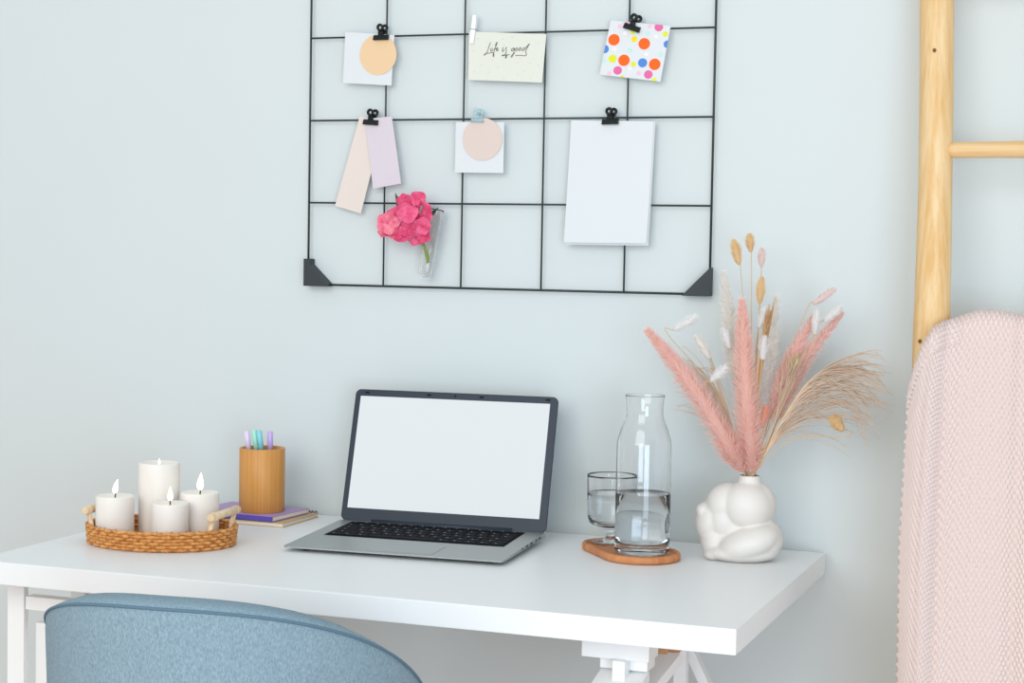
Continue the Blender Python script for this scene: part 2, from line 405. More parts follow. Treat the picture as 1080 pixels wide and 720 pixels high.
# ------------------------------------------------------------------ notebooks, cup and pens
nb = thing('notebook', (-1.332, -.188, DZ), 'kraft spiral notebook under the purple notebook', 'notebook')
b = MB(); b.box(-.19, 0, 0, .138, .0, .0014); b.box(-.19, 0, 0, .138, .0066, .008); b.build('cover', M['kraft'], nb)
b = MB(); b.box(-.188, -.0015, .0015, .137, .0014, .0066); b.build('pages', M['pages'], nb)
b = MB()
for k in range(26):
    x = -.186+k*.0072; b.tube([(x+.0006*math.sin(t), .139+.0058*math.cos(t), .0044+.0062*math.sin(t)) for t in [2*PI*j/14 for j in range(14)]], .0011, 6, closed=True)
b.build('coil', M['coil'], nb)
b = MB(); b.box(-.103, -.097, -.001, .1385, -.0, .0091); b.build('elastic_band', M['coil'], nb)
pn = thing('notebook', (-1.352, -.190, DZ+.0092), 'purple notebook on top of the kraft one, under the bamboo cup', 'notebook', rz=math.radians(-4))
b = MB(); b.box(-.165, 0, 0, .125, 0, .0016); b.cur = 0; b.box(-.165, 0, 0, .125, .0076, .0090); b.cur = 1; b.box(-.1655, -.0, -.0006, .0006, .0, .0088)
b.build('cover', [M['purple'], M['purpledark']], pn)
b = MB(); b.box(-.163, -.0008, .001, .1242, .0016, .0076); b.build('pages', M['pages'], pn)
CUPZ = DZ+.0092+.0090
cup = thing('pen_cup', (-1.405, -.131, CUPZ), 'round bamboo pen cup standing on the notebooks', 'pen cup')
b = MB(); R = .0408
b.lathe([(0, 0), (R-.001, 0), (R, .001), (R, .1128), (R-.0008, .1136), (R-.0045, .1136), (R-.0052, .1128), (R-.0055, .006), (0, .006)], 56); b.build('body', M['bamboo'], cup)
def pen(x0, y0, x1, y1, h, m, label, r=.0050):
    p = thing('felt_pen', (-1.405+x0, -.131+y0, CUPZ+.0065), label, 'pen', 'pastel pens in the bamboo cup')
    d = Vector((x1-x0, y1-y0, h)); n = d.normalized()
    b = MB(); b.tube([(0, 0, 0), n*.002, d*.72], [.003, r*.92, r*.92], 14); b.build('barrel', m, p)
    b = MB(); b.tube([d*.72, d*.985, d], [r, r, r*.7], 14); b.build('cap', m, p)
def lat(l, d): return Vector((.88*l-.47*d, .47*l+.88*d))
for l0, d0, l1, d1, h, m, lb in ((-.012, -.006, -.0285, .012, 0.1360, 'pen_lilac', 'pale lilac pen, leftmost in the bamboo cup'),
                               (.004, -.010, -.0155, .010, 0.1380, 'pen_mint', 'mint green pen between the pale lilac and aqua ones'),
                               (.012, -.012, -.0065, .002, 0.1380, 'pen_aqua', 'aqua blue pen beside the mint green one'),
                               (.016, .000, .0135, .010, 0.1355, 'pen_violet', 'violet pen standing upright at the right of the cup')):
    p0, p1 = lat(l0, d0), lat(l1, d1); pen(p0.x, p0.y, p1.x, p1.y, h, M[m], lb)

# ------------------------------------------------------------------ wooden tray, carafe, glass
CA = Vector((-.745, -.152)); CB = Vector((-.674, -.214)); ra, rb = .047, .064
def pill(off):
    d = (CB-CA); L = d.length; ang = math.atan2(d.y, d.x); k = math.acos((ra-rb)/L if abs((ra-rb)/L) < 1 else 0)
    out = []
    for j in range(33):
        a = ang+k*(1)-0; t = ang-k+2*k*j/32; out.append(CB+Vector((math.cos(t), math.sin(t)))*(rb+off))
    for j in range(33):
        t = ang+k+(2*PI-2*k)*j/32; out.append(CA+Vector((math.cos(t), math.sin(t)))*(ra+off))
    return out
wt = thing('serving_tray', (0, 0, 0), 'small orange wooden pill shaped tray under the carafe and glass', 'tray')
TCW = Vector((-.68, -.2, DZ)); wt.location = TCW
b = MB()
rg = [[(p.x-TCW.x, p.y-TCW.y, z) for p in pill(o)] for o, z in ((-.006, 0), (-.001, .002), (0, .006), (-.0005, .0105), (-.003, .0128), (-.0055, .0128), (-.0075, .0110), (-.0085, .0085))]
b.rings(rg, True, True, True); b.build('tray_body', M['orangewood'], wt)
TZ = DZ+.0087
CC = (-.676, -.203, TZ)
car = thing('carafe', CC, 'tall clear glass carafe half full of water on the wooden tray', 'carafe')
def sm(prof, n=6):
    return [(p.x, p.y) for p in crom([(a, c, 0) for a, c in prof], n)]
outer = sm([(.0385, .0), (.0425, .002), (.0443, .008), (.0446, .05), (.0446, .12), (.0445, .169), (.0428, .185), (.0382, .200), (.0328, .213), (.0303, .223), (.0300, .234), (.0308, .246), (.0322, .2550)])
inner = sm([(.0306, .2550), (.0292, .246), (.0285, .234), (.0288, .223), (.0313, .213), (.0366, .199), (.0412, .184), (.0428, .169), (.0429, .12), (.0429, .05), (.0426, .024), (.039, .0165), (.030, .0145), (.012, .014)])
b = MB(); b.lathe([(0, .0015), (.030, .0015)]+outer+inner+[(0, .014)], 64); b.build('glass_body', M['glass'], car)
b = MB(); b.lathe([(0, .0135), (.030, .0140), (.0392, .0162), (.0430, .024), (.0433, .05), (.0433, .0972), (.0422, .0967), (0, .0967)], 64); b.build('water', M['water'], car)
GL = (-.7486, -.1365, TZ)
gl = thing('footed_glass', GL, 'low footed drinking glass of water behind the carafe', 'glass')
b = MB()
go = sm([(.0335, 0), (.0345, .0012), (.033, .0028), (.020, .0042), (.0105, .0075), (.0085, .014), (.0095, .021), (.016, .0265), (.029, .0295), (.0365, .035), (.0392, .046), (.0405, .07), (.0412, .095), (.0415, .1145)], 5)
gi = sm([(.0402, .1145), (.0399, .095), (.0391, .07), (.0378, .048), (.035, .039), (.028, .034), (.012, .0325)], 5)
b.lathe([(0, .0008)]+go+gi+[(0, .0322)], 64); b.build('glass_body', M['glass'], gl)
b = MB(); b.lathe([(0, .0317), (.012, .0320), (.0283, .0335), (.0354, .0388), (.0382, .0481), (.0395, .07), (.03995, .0845), (.0388, .0841), (0, .0841)], 64); b.build('water', M['water'], gl)

# ------------------------------------------------------------------ knotted vase
VA = math.radians(12.3); VP = Vector((-.5282, -.1513, DZ))
vase = thing('ceramic_vase', VP, 'white matt ceramic vase of rounded folded forms, right end of desk', 'vase', rz=VA)
U = .000282
def E(cx, cz, y, rx, ry, rz, tilt=0, yaw=0):
    """one rounded form, position and size in vase millimetre-like units"""
    vb.ellipsoid(((cx-322)*U, y, (660-cz)*U), (rx*U, ry*U, rz*U), Matrix.Rotation(math.radians(yaw), 3, 'Z') @ Matrix.Rotation(math.radians(tilt), 3, 'Y'), 32, 20)
vb = MB()
E(362, 345, -.004, 150, 140, 140, 8); E(300, 470, .006, 120, 110, 120); E(240, 420, .004, 110, 110, 130, 10); E(330, 560, .006, 190, 130, 90)           # upper rounded mass
E(250, 345, .006, 130, 120, 120, -42)           # left shoulder
E(165, 440, .012, 98, 110, 128, 14)             # left fold
E(112, 388, .006, 44, 60, 44)                   # knee point
E(190, 560, .010, 92, 110, 100)                 # left lower
E(375, 550, -.016, 182, 150, 96, -20)           # crossing lower fold
E(475, 535, .002, 98, 140, 112)                 # right lower bulge
E(335, 612, .000, 212, 170, 62); E(180, 625, -.006, 60, 80, 40)                 # foot
E(440, 335, .004, 88, 110, 120, -8)
vb.tube([(.0150, 0, .085), (.0150, 0, .118), (.0145, 0, .130), (.0145, 0, .1385)], [.034, .021, .0172, .0168], 40)
tmp = vb.build('vase_body', M['ceramic'])
md = tmp.modifiers.new('r', 'REMESH'); md.mode = 'VOXEL'; md.voxel_size = .0016; md.use_smooth_shade = True
ms = tmp.modifiers.new('s', 'SMOOTH'); ms.iterations = 20; ms.factor = .5
dg = bpy.context.evaluated_depsgraph_get()
me = bpy.data.meshes.new_from_object(tmp.evaluated_get(dg)); bpy.data.objects.remove(tmp)
co = np.empty(len(me.vertices)*3); me.vertices.foreach_get('co', co); co = co.reshape(-1, 3)
co[:, 2] = np.maximum(co[:, 2], 0)
# hollow mouth
dx = co[:, 0]-.0145; rr = np.hypot(dx, co[:, 1]); top = (co[:, 2] > .1355) & (rr < .0140)
co[top, 2] -= .03
me.vertices.foreach_set('co', co.ravel()); me.update()
vo = bpy.data.objects.new('vase_body', me); COL.objects.link(vo); vo.parent = vase

# ------------------------------------------------------------------ dried bouquet (coordinates in the vase frame: x across, y away, z up)
VM = Matrix.Translation(VP) @ Matrix.Rotation(VA, 4, 'Z')
MOUTH = Vector((.0145, 0, .128))
def fluff(b, pts, rad, n, ln, lean=.75, seed=1, wid=.00042):
    rng = random.Random(seed); P = [Vector(p) for p in pts]
    for _ in range(n):
        t = rng.random()*(len(P)-1); i = min(int(t), len(P)-2); f = t-i
        p = P[i].lerp(P[i+1], f); d = (P[i+1]-P[i]).normalized(); r = rad[i]*(1-f)+rad[i+1]*f
        a = d.orthogonal().normalized(); a = Matrix.Rotation(rng.random()*2*PI, 3, d) @ a
        o = (a+d*(lean+rng.uniform(-.25, .35))).normalized(); L = ln*(.35+.65*r/max(rad))*rng.uniform(.7, 1.25)
        s = p+a*r*rng.uniform(.25, .75); side = o.cross(a+Vector((rng.uniform(-.5, .5), rng.uniform(-.5, .5), rng.uniform(-.5, .5)))).normalized()*wid
        e = s+o*L; mid = s+o*L*.5+a*L*.06
        b.add([s-side, s+side, mid+side*.8, mid-side*.8, e], [(0, 1, 2, 3), (3, 2, 4)])
def stem_thing(name, label, cat, group):
    o = thing(name, VP, label, cat, group, VA); return o
def tri3(path, ys): return [Vector((x, y, z)) for (x, z), y in zip(path, ys)]
def plume(path, ys, rmax, start, m, label, seed, n=6500, ln=.019, name='pampas_plume', group='feathery dried plumes in the vase', tipr=.25):
    o = stem_thing(name, label, 'dried grass', group); o['kind'] = 'thing'; P = crom(tri3(path, ys), 8); N = len(P); s0 = int(start*(N-1))
    b = MB(); b.tube(P[:s0+3], .0011, 8); b.build('stem', M['straw'], o)
    Q = P[s0:]; rad = []
    for i in range(len(Q)):
        t = i/(len(Q)-1); rad.append(rmax*(min(1, .45+t*2.2) if t < .25 else 1-(1-tipr*.35)*((t-.25)/.75)**2.2))
    b = MB(); b.tube(Q, [r*.5*(1 if i < len(Q)-2 else .1) for i, r in enumerate(rad)], 10); fluff(b, Q, rad, n, ln, .9, seed); b.build('plume', m, o)
    return o
plume([(.0093, .132), (-.0019, .158), (-.0209, .1871), (-.0654, .2607), (-.1096, .319), (-.1537, .3696)], [-.002, -.01, -.018, -.03, -.035, -.04], .0185, .12, M['pinkplume'], 'pink plume leaning far to the left over the carafe', 11, tipr=.35)
plume([(.0139, .132), (.0163, .1687), (.0085, .2454), (.0004, .3374), (-.0044, .4202)], [-.004, -.012, -.03, -.035, -.035], .0195, .10, M['pinkplume'], 'tall upright pink plume at the middle of the bouquet', 12, tipr=.3)
plume([(.0185, .132), (.0356, .1994), (.0569, .2761), (.0802, .3344), (.1126, .3988)], [.002, .006, .014, .02, .03], .0115, .35, M['paleplume'], 'pink plume leaning right, left one of the pair behind the tan grass', 13, n=4200, ln=.015)
plume([(.020, .132), (.0463, .1994), (.0753, .2791), (.1048, .3344), (.1555, .4018)], [.004, .008, .018, .024, .03], .0105, .35, M['paleplume'], 'pink plume leaning right, right one of the pair behind the tan grass', 14, n=4200, ln=.015)
plume([(.0078, .132), (.0034, .1994), (-.0109, .2914), (-.0234, .3758), (-.036, .4632)], [.006, .012, .018, .022, .025], .0105, .45, M['creamplume'], 'cream plume rising behind the tall pink one, at its left', 15, n=4200, ln=.016)
plume([(.0154, .132), (.0218, .1994), (.0309, .2761), (.0417, .3451), (.0506, .4264)], [.006, .012, .016, .02, .022], .0125, .42, M['creamplume'], 'cream plume right of the tall pink plume', 16, n=4200, ln=.015)
def tail(x, z, w, h, ang, m, label, seed, y=0.0, via=None):
    """bunny tail grass: oval head tilted by ang degrees from upright, on a thin stem"""
    o = stem_thing('bunny_tail_grass', label, 'dried grass', 'bunny tail grasses in the vase'); o['kind'] = 'thing'
    d = Vector((math.sin(math.radians(ang)), 0, math.cos(math.radians(ang)))); c = Vector((x, y, z)); bot = c-d*h/2
    mid = via or Vector((MOUTH.x*.45+bot.x*.55-d.x*.02, y*.6, MOUTH.z*.45+bot.z*.55-.01))
    P = crom([MOUTH+Vector((random.uniform(-.007, .007), random.uniform(-.007, .007), 0)), mid, bot-d*.012, bot], 6)
    b = MB(); b.tube(P, .0007, 6); b.build('stem', M['straw'], o)
    Q = [bot+d*h*i/8 for i in range(9)]; rad = [max(.0006, w/2*math.sin(PI*min(1, (i/8)*.88+.1))**.75) for i in range(9)]
    b = MB(); b.tube(Q, [r*.7 for r in rad], 10); fluff(b, Q, rad, 800, w*.5+.002, 1.3, seed, .00036); b.build('head', m, o)
tail(-.0153, .4954, .0155, .040, -14, M['goldtail'], 'golden tail, highest but one, left of the very top', 21, -.01)
tail(.0059, .5107, .0135, .028, -6, M['goldtail'], 'golden tail at the very top of the bouquet', 22, .0)
tail(.0244, .4356, .0140, .043, 3, M['goldtail'], 'golden tail below the top ones, over the brown grass', 23, -.01)
tail(.150, .2285, .020, .028, -40, M['goldtail'], 'golden tail low on the right in the tan grass fan', 24, -.04, Vector((.08, -.03, .2)))
tail(.079, .319, .013, .032, 18, M['olivetail'], 'olive tail in front of the pale pink plumes', 25, -.02)
tail(.0348, .2347, .013, .036, 10, M['coraltail'], 'coral orange tail low beside the tall pink plume', 26, -.02)
tail(-.0941, .3804, .015, .044, 58, M['whitetail'], 'white tail leaning left, highest above the left pink plume', 27, .0, Vector((-.035, 0, .26)))
tail(-.0656, .342, .014, .044, -33, M['creamplume'], 'creamy tail arching above the left grass spray', 28, .0)
tail(-.0276, .3574, .014, .034, -20, M['whitetail'], 'pale tail directly left of the tall pink plume', 29, -.01)
tail(-.0387, .3021, .016, .034, 45, M['whitetail'], 'white tail tilted right, left of the tall pink plume, lowest white one', 30, -.035)
tail(.0284, .3926, .0135, .034, 15, M['whitetail'], 'white tail above the brown grass spike', 31, -.02)
tail(.0309, .3451, .0145, .038, 4, M['whitetail'], 'white tail beside the brown grass spike, at its right', 32, -.035)
tail(.1129, .3865, .012, .040, 3, M['whitetail'], 'slim white tail over the left pale pink plume', 33, .0)
tail(.1405, .4003, .012, .038, 48, M['whitetail'], 'slim white tail leaning right along the right pale pink plume', 34, .01)
tail(.0248, .4877, .0115, .030, 0, M['blushtail'], 'blush tail just right of the topmost golden one', 35, .012)
tail(.1258, .4279, .012, .042, 52, M['blushtail'], 'blush tail leaning right, farthest up on the right', 36, .015)
def grass(path, ys, tips, nst, m, label, seed, spread, droop, r=.00075):
    o = stem_thing('feather_grass', label, 'dried grass', 'feathery grass sprays in the vase'); o['kind'] = 'thing'; rng = random.Random(seed)
    P = crom(tri3(path, ys), 8)
    b = MB(); b.tube(P, .0012, 8); b.build('stem', M['straw'], o)
    b = MB(); N = len(P)
    for k in range(nst):
        t = rng.uniform(.30, .98); s = P[int(t*(N-1))]; a, c = rng.sample(range(len(tips)), 2); f = rng.random()
        tip = Vector((tips[a][0]*f+tips[c][0]*(1-f), rng.uniform(-spread, spread)+ys[-1], tips[a][1]*f+tips[c][1]*(1-f)))
        tip = s.lerp(tip, rng.uniform(.78, 1.04))
        dirn = (P[min(int(t*(N-1))+2, N-1)]-P[max(int(t*(N-1))-2, 0)]).normalized(); L = (tip-s).length
        m1 = s+dirn*L*.45; m2 = tip+Vector((0, 0, droop*L*.35))-(tip-s)*.22
        Q = []
        for i in range(15):
            u = i/14; q = s*(1-u)**3+m1*3*u*(1-u)**2+m2*3*u*u*(1-u)+tip*u**3
            Q.append(q+Vector((rng.uniform(-1, 1), rng.uniform(-1, 1), rng.uniform(-1, 1)))*.0006*u)
        b.tube(Q, [r*(1.1-.6*i/14) for i in range(15)], 4, cap=False)
        for i in range(5, 15):
            for _ in range(2):
                q = Q[i]; dd = (Q[i]-Q[i-1]).normalized(); a2 = dd.orthogonal().normalized(); a2 = Matrix.Rotation(rng.random()*6.28, 3, dd) @ a2
                e = q+dd*.0045+a2*.0013; sd = dd.cross(a2)*.0004
                b.add([q-sd, q+sd, e], [(0, 1, 2)])
    b.build('spray', m, o); return o
grass([(.0145, .132), (.0289, .1534), (.0552, .2147), (.0951, .2837), (.125, .31)], [-.004, -.01, -.02, -.03, -.035],
      [(.2164, .3497), (.2245, .3282), (.2175, .2991), (.2287, .2761), (.2388, .2362), (.1894, .1779), (.2091, .1902), (.2, .325), (.225, .31), (.21, .26)], 120, M['tan'], 'big tan feathery grass fanning out to the right', 41, .035, .55)
grass([(.0145, .132), (.04, .19), (.065, .27), (.085, .33)], [-.006, -.015, -.025, -.03],
      [(.07, .335), (.055, .31), (.09, .33), (.05, .28), (.085, .30), (.10, .34)], 34, M['tan'], 'upright tan grass in front of the pale pink plumes', 42, .02, .0)
grass([(.0061, .132), (.0061, .1457), (-.0218, .2301), (-.0511, .3098)], [.0, .0, .005, .01],
      [(-.1055, .3436), (-.1095, .3144), (-.0936, .2883), (-.0598, .3558), (-.0961, .2607), (-.115, .24)], 46, M['tan'], 'tan grass spray curling to the left behind the left pink plume', 43, .03, .5)
grass([(.0145, .132), (.0211, .2301), (.0225, .3067), (.0289, .3681)], [-.004, -.018, -.03, -.035],
      [(.0477, .4202), (.042, .41), (.036, .40), (.03, .40)], 40, M['brown'], 'narrow brown grass spike right of the tall pink plume', 44, .006, .0)

# ------------------------------------------------------------------ wire wall grid
GX, GZ, GW, GH, GY = -.6208, 1.1639, .15136, .14978, -.012
NR = 5
grid = thing('wire_wall_grid', (GX-2.5*GW, GY, GZ), 'black wire grid board hanging on the pale wall above the desk', 'wall grid')
def wire(p, q, r=.0019):
    b = MB(); b.tube([p, q], r, 8); b.build('wire', M['wire'], grid)
for i in range(6): wire(((i-2.5)*GW, 0, 0), ((i-2.5)*GW, 0, NR*GH), .0021 if i in (0, 5) else .0017)
for k in range(NR+1): wire((-2.5*GW, -.002, k*GH), (2.5*GW, -.002, k*GH), .0021 if k in (0, NR) else .0017)
for sx in (-1, 1):
    for k in (0, 1):
        z0 = 0 if k == 0 else NR*GH; s = 1 if k == 0 else -1; x0 = sx*2.5*GW
        b = MB(); q = .046
        pl = [(x0+sx*.004, z0-s*.003), (x0-sx*q, z0-s*.003), (x0-sx*q, z0+s*.001), (x0-sx*.008, z0+s*.037), (x0-sx*.008, z0+s*.047), (x0+sx*.004, z0+s*.047)] if sx < 0 else [(x0+sx*.003, z0-s*.003), (x0-sx*q, z0-s*.003), (x0+sx*.003, z0+s*.046)]
        b.prism(pl, -.012, .010); o = b.build('corner_bracket', M['bracket'], grid, .0008)

# ------------------------------------------------------------------ paper cards, discs and clips on the grid
CY = -.0185
def quad(name, cs, y, m, label, cat, group=None, t=.0005, curl=0.0):
    """paper sheet through four (x,z) corners: top-left, top-right, bottom-right, bottom-left"""
    c = Vector((sum(p[0] for p in cs)/4, y, sum(p[1] for p in cs)/4)); b = MB(); n = 8; top = []; bot = []
    A, B_, C_, D_ = [Vector((p[0], 0, p[1])) for p in cs]
    for yy in (0, t):
        for i in range(n+1):
            f = i/n; l = A.lerp(D_, f); r = B_.lerp(C_, f)
            for p in (l, r): top.append((p.x-c.x, yy-curl*f*f, p.z-c.z))
    N = 2*(n+1); fs = []
    for i in range(n):
        a = 2*i; fs += [(a, a+1, a+3, a+2), (N+a, N+a+2, N+a+3, N+a+1), (a, a+2, N+a+2, N+a), (a+1, N+a+1, N+a+3, a+3)]
    fs += [(0, N, N+1, 1), (2*n, 2*n+1, N+2*n+1, N+2*n)]
    b.add(top, fs, False); o = b.build(name, m); o.location = c
    return tag(o, label, cat, group)
def disc(cx, cz, r, y, m, label):
    b = MB(); b.prism([(r*math.cos(2*PI*k/64), r*math.sin(2*PI*k/64)) for k in range(64)], 0, .0006); o = b.build('paper_disc', m); o.location = (cx, y, cz)
    return tag(o, label, 'paper disc', 'round paper cut-outs on the grid')
def clip(cx, cz, ang, label, m='clip', s=1.0, twist=0):
    """bulldog clip: rolled jaw bar at its origin, two looped handles above"""
    o = thing('bulldog_clip', (cx, CY-.0015, cz), label, 'clip', 'paper clips on the grid'); o.rotation_euler = (0, math.radians(ang), math.radians(twist)); o.scale = (s, s, s)
    b = MB(); L = .0145
    pr = [(-.0052, -.0036), (-.0022, -.0042), (.0022, -.0042), (.0052, -.0036), (.0048, -.0015), (.0030, .0040), (.0010, .0052), (-.0010, .0052), (-.0030, .0040), (-.0048, -.0015)]
    b.rings([[(x, y, z) for y, z in pr] for x in (-L, L)], True, True, False)
    b.tube([(-L, -.0046, -.0032), (L, -.0046, -.0032)], .0013, 8); b.tube([(-L, .0046, -.0032), (L, .0046, -.0032)], .0013, 8)
    b.build('jaw', M[m], o)
    for sy, dx in ((-1, -.001), (1, .004)):
        h = MB(); y0, y1 = sy*.0014, sy*.0050
        h.add([(dx+x, yy+ty, z) for ty in (0, .0009) for x, yy, z in ((-.0058, y0, .002), (.0058, y0, .002), (.0044, (y0+y1)/2, .0140), (-.0044, (y0+y1)/2, .0140))],
              [(0, 1, 2, 3), (7, 6, 5, 4), (0, 4, 5, 1), (1, 5, 6, 2), (2, 6, 7, 3), (3, 7, 4, 0)], False)
        zc = .0178
        h.tube([(dx+.0046*math.cos(t), (y0+y1)/2+(zc+.0046*math.sin(t)-.0125)*.25*sy, zc+.0046*math.sin(t)) for t in [2*PI*j/24 for j in range(24)]], .0026, 8, closed=True)
        h.build('handle', M[m], o)
    return o
quad('note_card', [(-1.3057, 1.6227), (-1.2087, 1.6145), (-1.2124, 1.5245), (-1.3087, 1.5306)], CY, M['paper'], 'white square card behind the apricot disc, top left of the grid', 'card', 'cards on the grid', curl=.001)
disc(-1.2392, 1.580, .0362, CY-.0018, M['apricot'], 'apricot paper disc on the top left white card')
clip(-1.2330, 1.6100, 0, 'black clip holding the apricot disc')

# greeting card with handwriting
CT = [Vector((-1.0648, 1.617)), Vector((-.92, 1.6091)), Vector((-.9263, 1.5252)), Vector((-1.0647, 1.5322))]
gc = thing('greeting_card', (-.995, CY, 1.571), 'cream speckled card with handwritten Life is good', 'card', 'cards on the grid')
o = quad('card_sheet', [tuple(p) for p in CT], CY, M['cream'], '', ''); del o['label']; del o['category']
o.parent = gc; o.location = o.location-gc.location
def on_card(px, py):
    a = (px-70)/655; bb = (py-265)/408
    p = CT[0].lerp(CT[1], a).lerp(CT[3].lerp(CT[2], a), bb-.03*a*0); return (p.x-gc.location.x, p.y-gc.location.z)
strokes = [[(258, 350), (246, 385), (232, 432), (215, 455), (205, 459), (222, 446), (255, 440), (284, 434), (292, 452), (290, 470), (284, 462), (292, 425), (305, 385), (316, 352), (311, 350), (300, 380)],
           [(268, 394), (262, 418), (270, 424), (282, 404)], [(273, 378), (275, 376)], [(290, 402), (312, 400)],
           [(312, 412), (324, 404), (322, 394), (312, 402), (314, 420), (330, 412)],
           [(370, 388), (362, 412), (368, 424), (380, 408)], [(374, 368), (376, 365)],
           [(402, 386), (390, 398), (398, 414), (394, 440), (382, 452), (370, 452), (362, 460), (385, 456), (405, 452), (398, 475), (392, 476), (402, 454), (425, 446)],
           [(462, 392), (444, 398), (440, 414), (452, 414), (468, 392), (462, 430), (450, 466), (441, 466), (452, 446), (474, 432)],
           [(488, 388), (476, 400), (480, 414), (494, 404), (490, 389)], [(516, 384), (504, 398), (508, 412), (522, 400), (517, 385)],
           [(552, 386), (536, 394), (534, 410), (548, 406), (566, 380), (592, 350), (580, 372), (566, 405), (566, 425), (572, 440), (562, 453), (520, 451), (478, 455)]]
b = MB()
for st in strokes:
    Q = crom([(on_card(*p)[0], -.0006, on_card(*p)[1]) for p in st], 5) if len(st) > 2 else [(on_card(*p)[0], -.0006, on_card(*p)[1]) for p in st]
    b.tube(Q, .0005, 6)
b.build('lettering', M['ink'], gc)
b = MB()
for px, py in ((185, 545), (125, 600), (75, 525), (235, 665), (385, 648), (505, 612), (605, 515), (680, 530), (620, 640), (660, 345), (150, 320), (360, 320), (110, 425), (500, 510), (440, 300), (330, 560), (560, 580), (280, 500), (250, 600)):
    x, z = on_card(px, py); b.prism([(x+.0013*math.cos(2*PI*k/10), z+.0013*math.sin(2*PI*k/10)) for k in range(10)], -.0004, .0)
b.build('dots', M['creamdot'], gc)
pg = thing('clothes_peg', (-1.0556, CY, 1.6205), 'small white wooden peg holding the handwritten card', 'peg'); pg.rotation_euler = (0, math.radians(6), 0)
for sy in (-1, 1):
    b = MB(); b.prism([(-.0036, -.025), (.0036, -.025), (.0042, .0), (.0036, .025), (-.0036, .025), (-.0042, .0)], sy*.0008, sy*.0048); b.build('jaw', M['peg'], pg, .0006)
b = MB(); b.tube([(.0045, -.005, .0), (.0045, .005, .0), (-.0045, .005, .0), (-.0045, -.005, .0)], .0007, 6, closed=True); b.build('spring', M['silver'], pg)

# polka dot card: dots are cut off at the card's edge
PT = [Vector((-.8037, 1.6297)), Vector((-.6974, 1.6171)), Vector((-.7131, 1.5233)), Vector((-.822, 1.5372))]
def clip_poly(poly, quadp):
    out = poly; n = len(quadp)
    for i in range(n):
        a, c = quadp[i], quadp[(i+1) % n]; res = []; e = c-a
        ins = lambda p: e.x*(p.y-a.y)-e.y*(p.x-a.x) <= 1e-9
        for j in range(len(out)):
            p, q = out[j], out[(j+1) % len(out)]; ip, iq = ins(p), ins(q)
            if ip: res.append(p)
            if ip != iq:
                d = q-p; den = e.x*d.y-e.y*d.x
                t = -(e.x*(p.y-a.y)-e.y*(p.x-a.x))/den if abs(den) > 1e-12 else 0; res.append(p+d*t)
        out = res
        if not out: break
    return out
pc = thing('greeting_card', (-.759, CY, 1.577), 'white card with bright orange, pink, blue and yellow dots', 'card', 'cards on the grid')
o = quad('card_sheet', [tuple(p) for p in PT], CY, M['paper'], '', ''); del o['label']; del o['category']; o.parent = pc; o.location = o.location-pc.location
px2 = lambda u, v: PT[0]+(PT[1]-PT[0])*(((u-140)*.9963+(v-160)*.0857*2.38)/492)+(PT[3]-PT[0])*((v-160-(u-140)*.0937)/(435+8.4))
dots = [(168, 316, 46, 0), (414, 347, 46, 0), (251, 479, 46, 0), (500, 509, 46, 0), (157, 467, 32, 2), (333, 311, 24, 1), (322, 250, 20, 2), (582, 268, 21, 2), (328, 510, 20, 2), (238, 615, 18, 2), (497, 636, 20, 2),
        (402, 498, 36, 3), (92, 390, 34, 3), (600, 350, 30, 3), (200, 560, 34, 4), (449, 590, 34, 4), (530, 215, 34, 4), (268, 195, 20, 4), (372, 580, 17, 6), (130, 583, 17, 6), (456, 208, 17, 6), (214, 210, 17, 6),
        (440, 265, 19, 5), (297, 400, 20, 5), (548, 431, 19, 5), (84, 480, 19, 5), (257, 265, 15, 7), (175, 390, 15, 7), (430, 430, 15, 7), (510, 290, 15, 7), (300, 545, 14, 7), (355, 630, 15, 5)]
dm = [M[k] for k in ('dot_orange', 'dot_yellow', 'dot_lime', 'dot_blue', 'dot_pink', 'dot_mint', 'dot_pale', 'dot_faint')]
b = MB(); K = 1/7.58/612
for u, v, r, mi in dots:
    c = px2(u, v); poly = [Vector((c.x+r*K*math.cos(2*PI*k/28)*1.03, c.y+r*K*math.sin(2*PI*k/28)*.98)) for k in range(28)]
    poly = clip_poly(poly, [PT[0], PT[1], PT[2], PT[3]])
    if len(poly) > 2:
        b.cur = mi; b.prism([(p.x+.759, p.y-1.577) for p in poly], -.0004, .0)
b.build('dots', dm, pc)
clip(-.7648, 1.6150, 18, 'black clip holding the dotted card')
quad('paper_tag', [(-1.2749, 1.4709), (-1.2270, 1.4580), (-1.2705, 1.2947), (-1.3226, 1.308)], CY+.0012, M['beige'], 'beige paper strip slanting left under the clip', 'paper strip', 'paper strips on the grid', curl=.000)
quad('paper_tag', [(-1.2640, 1.4649), (-1.2106, 1.4695), (-1.1895, 1.349), (-1.2446, 1.3394)], CY-.0016, M['lilacpaper'], 'pale lilac paper strip hanging beside the beige one', 'paper strip', 'paper strips on the grid', curl=.002)
clip(-1.2510, 1.4585, 4, 'black clip holding the beige and lilac strips')
quad('note_card', [(-1.0869, 1.4586), (-.9954, 1.4575), (-.9949, 1.3681), (-1.0871, 1.3691)], CY, M['paper'], 'white square card behind the blush disc, middle of the grid', 'card', 'cards on the grid', curl=.001)
disc(-1.0353, 1.4275, .0375, CY-.0018, M['blush'], 'blush paper disc on the middle white card')
clip(-1.0445, 1.4610, 2, 'clear pale blue clip holding the blush disc', 'blueclip', .82)
shs = [(-.8715, 1.4594), (-.7233, 1.4568), (-.7299, 1.2485), (-.879, 1.248)]
quad('paper_sheet', shs, CY, M['paper'], 'large blank white sheet hanging on the right of the grid', 'paper', curl=.006)
quad('paper_sheet', [(x+.0022, z-.0006-.003*(i > 1)) for i, (x, z) in enumerate(shs)], CY+.0018, M['paper'], 'back sheet just showing at the large blank sheet\'s lower edge', 'paper', curl=.004)
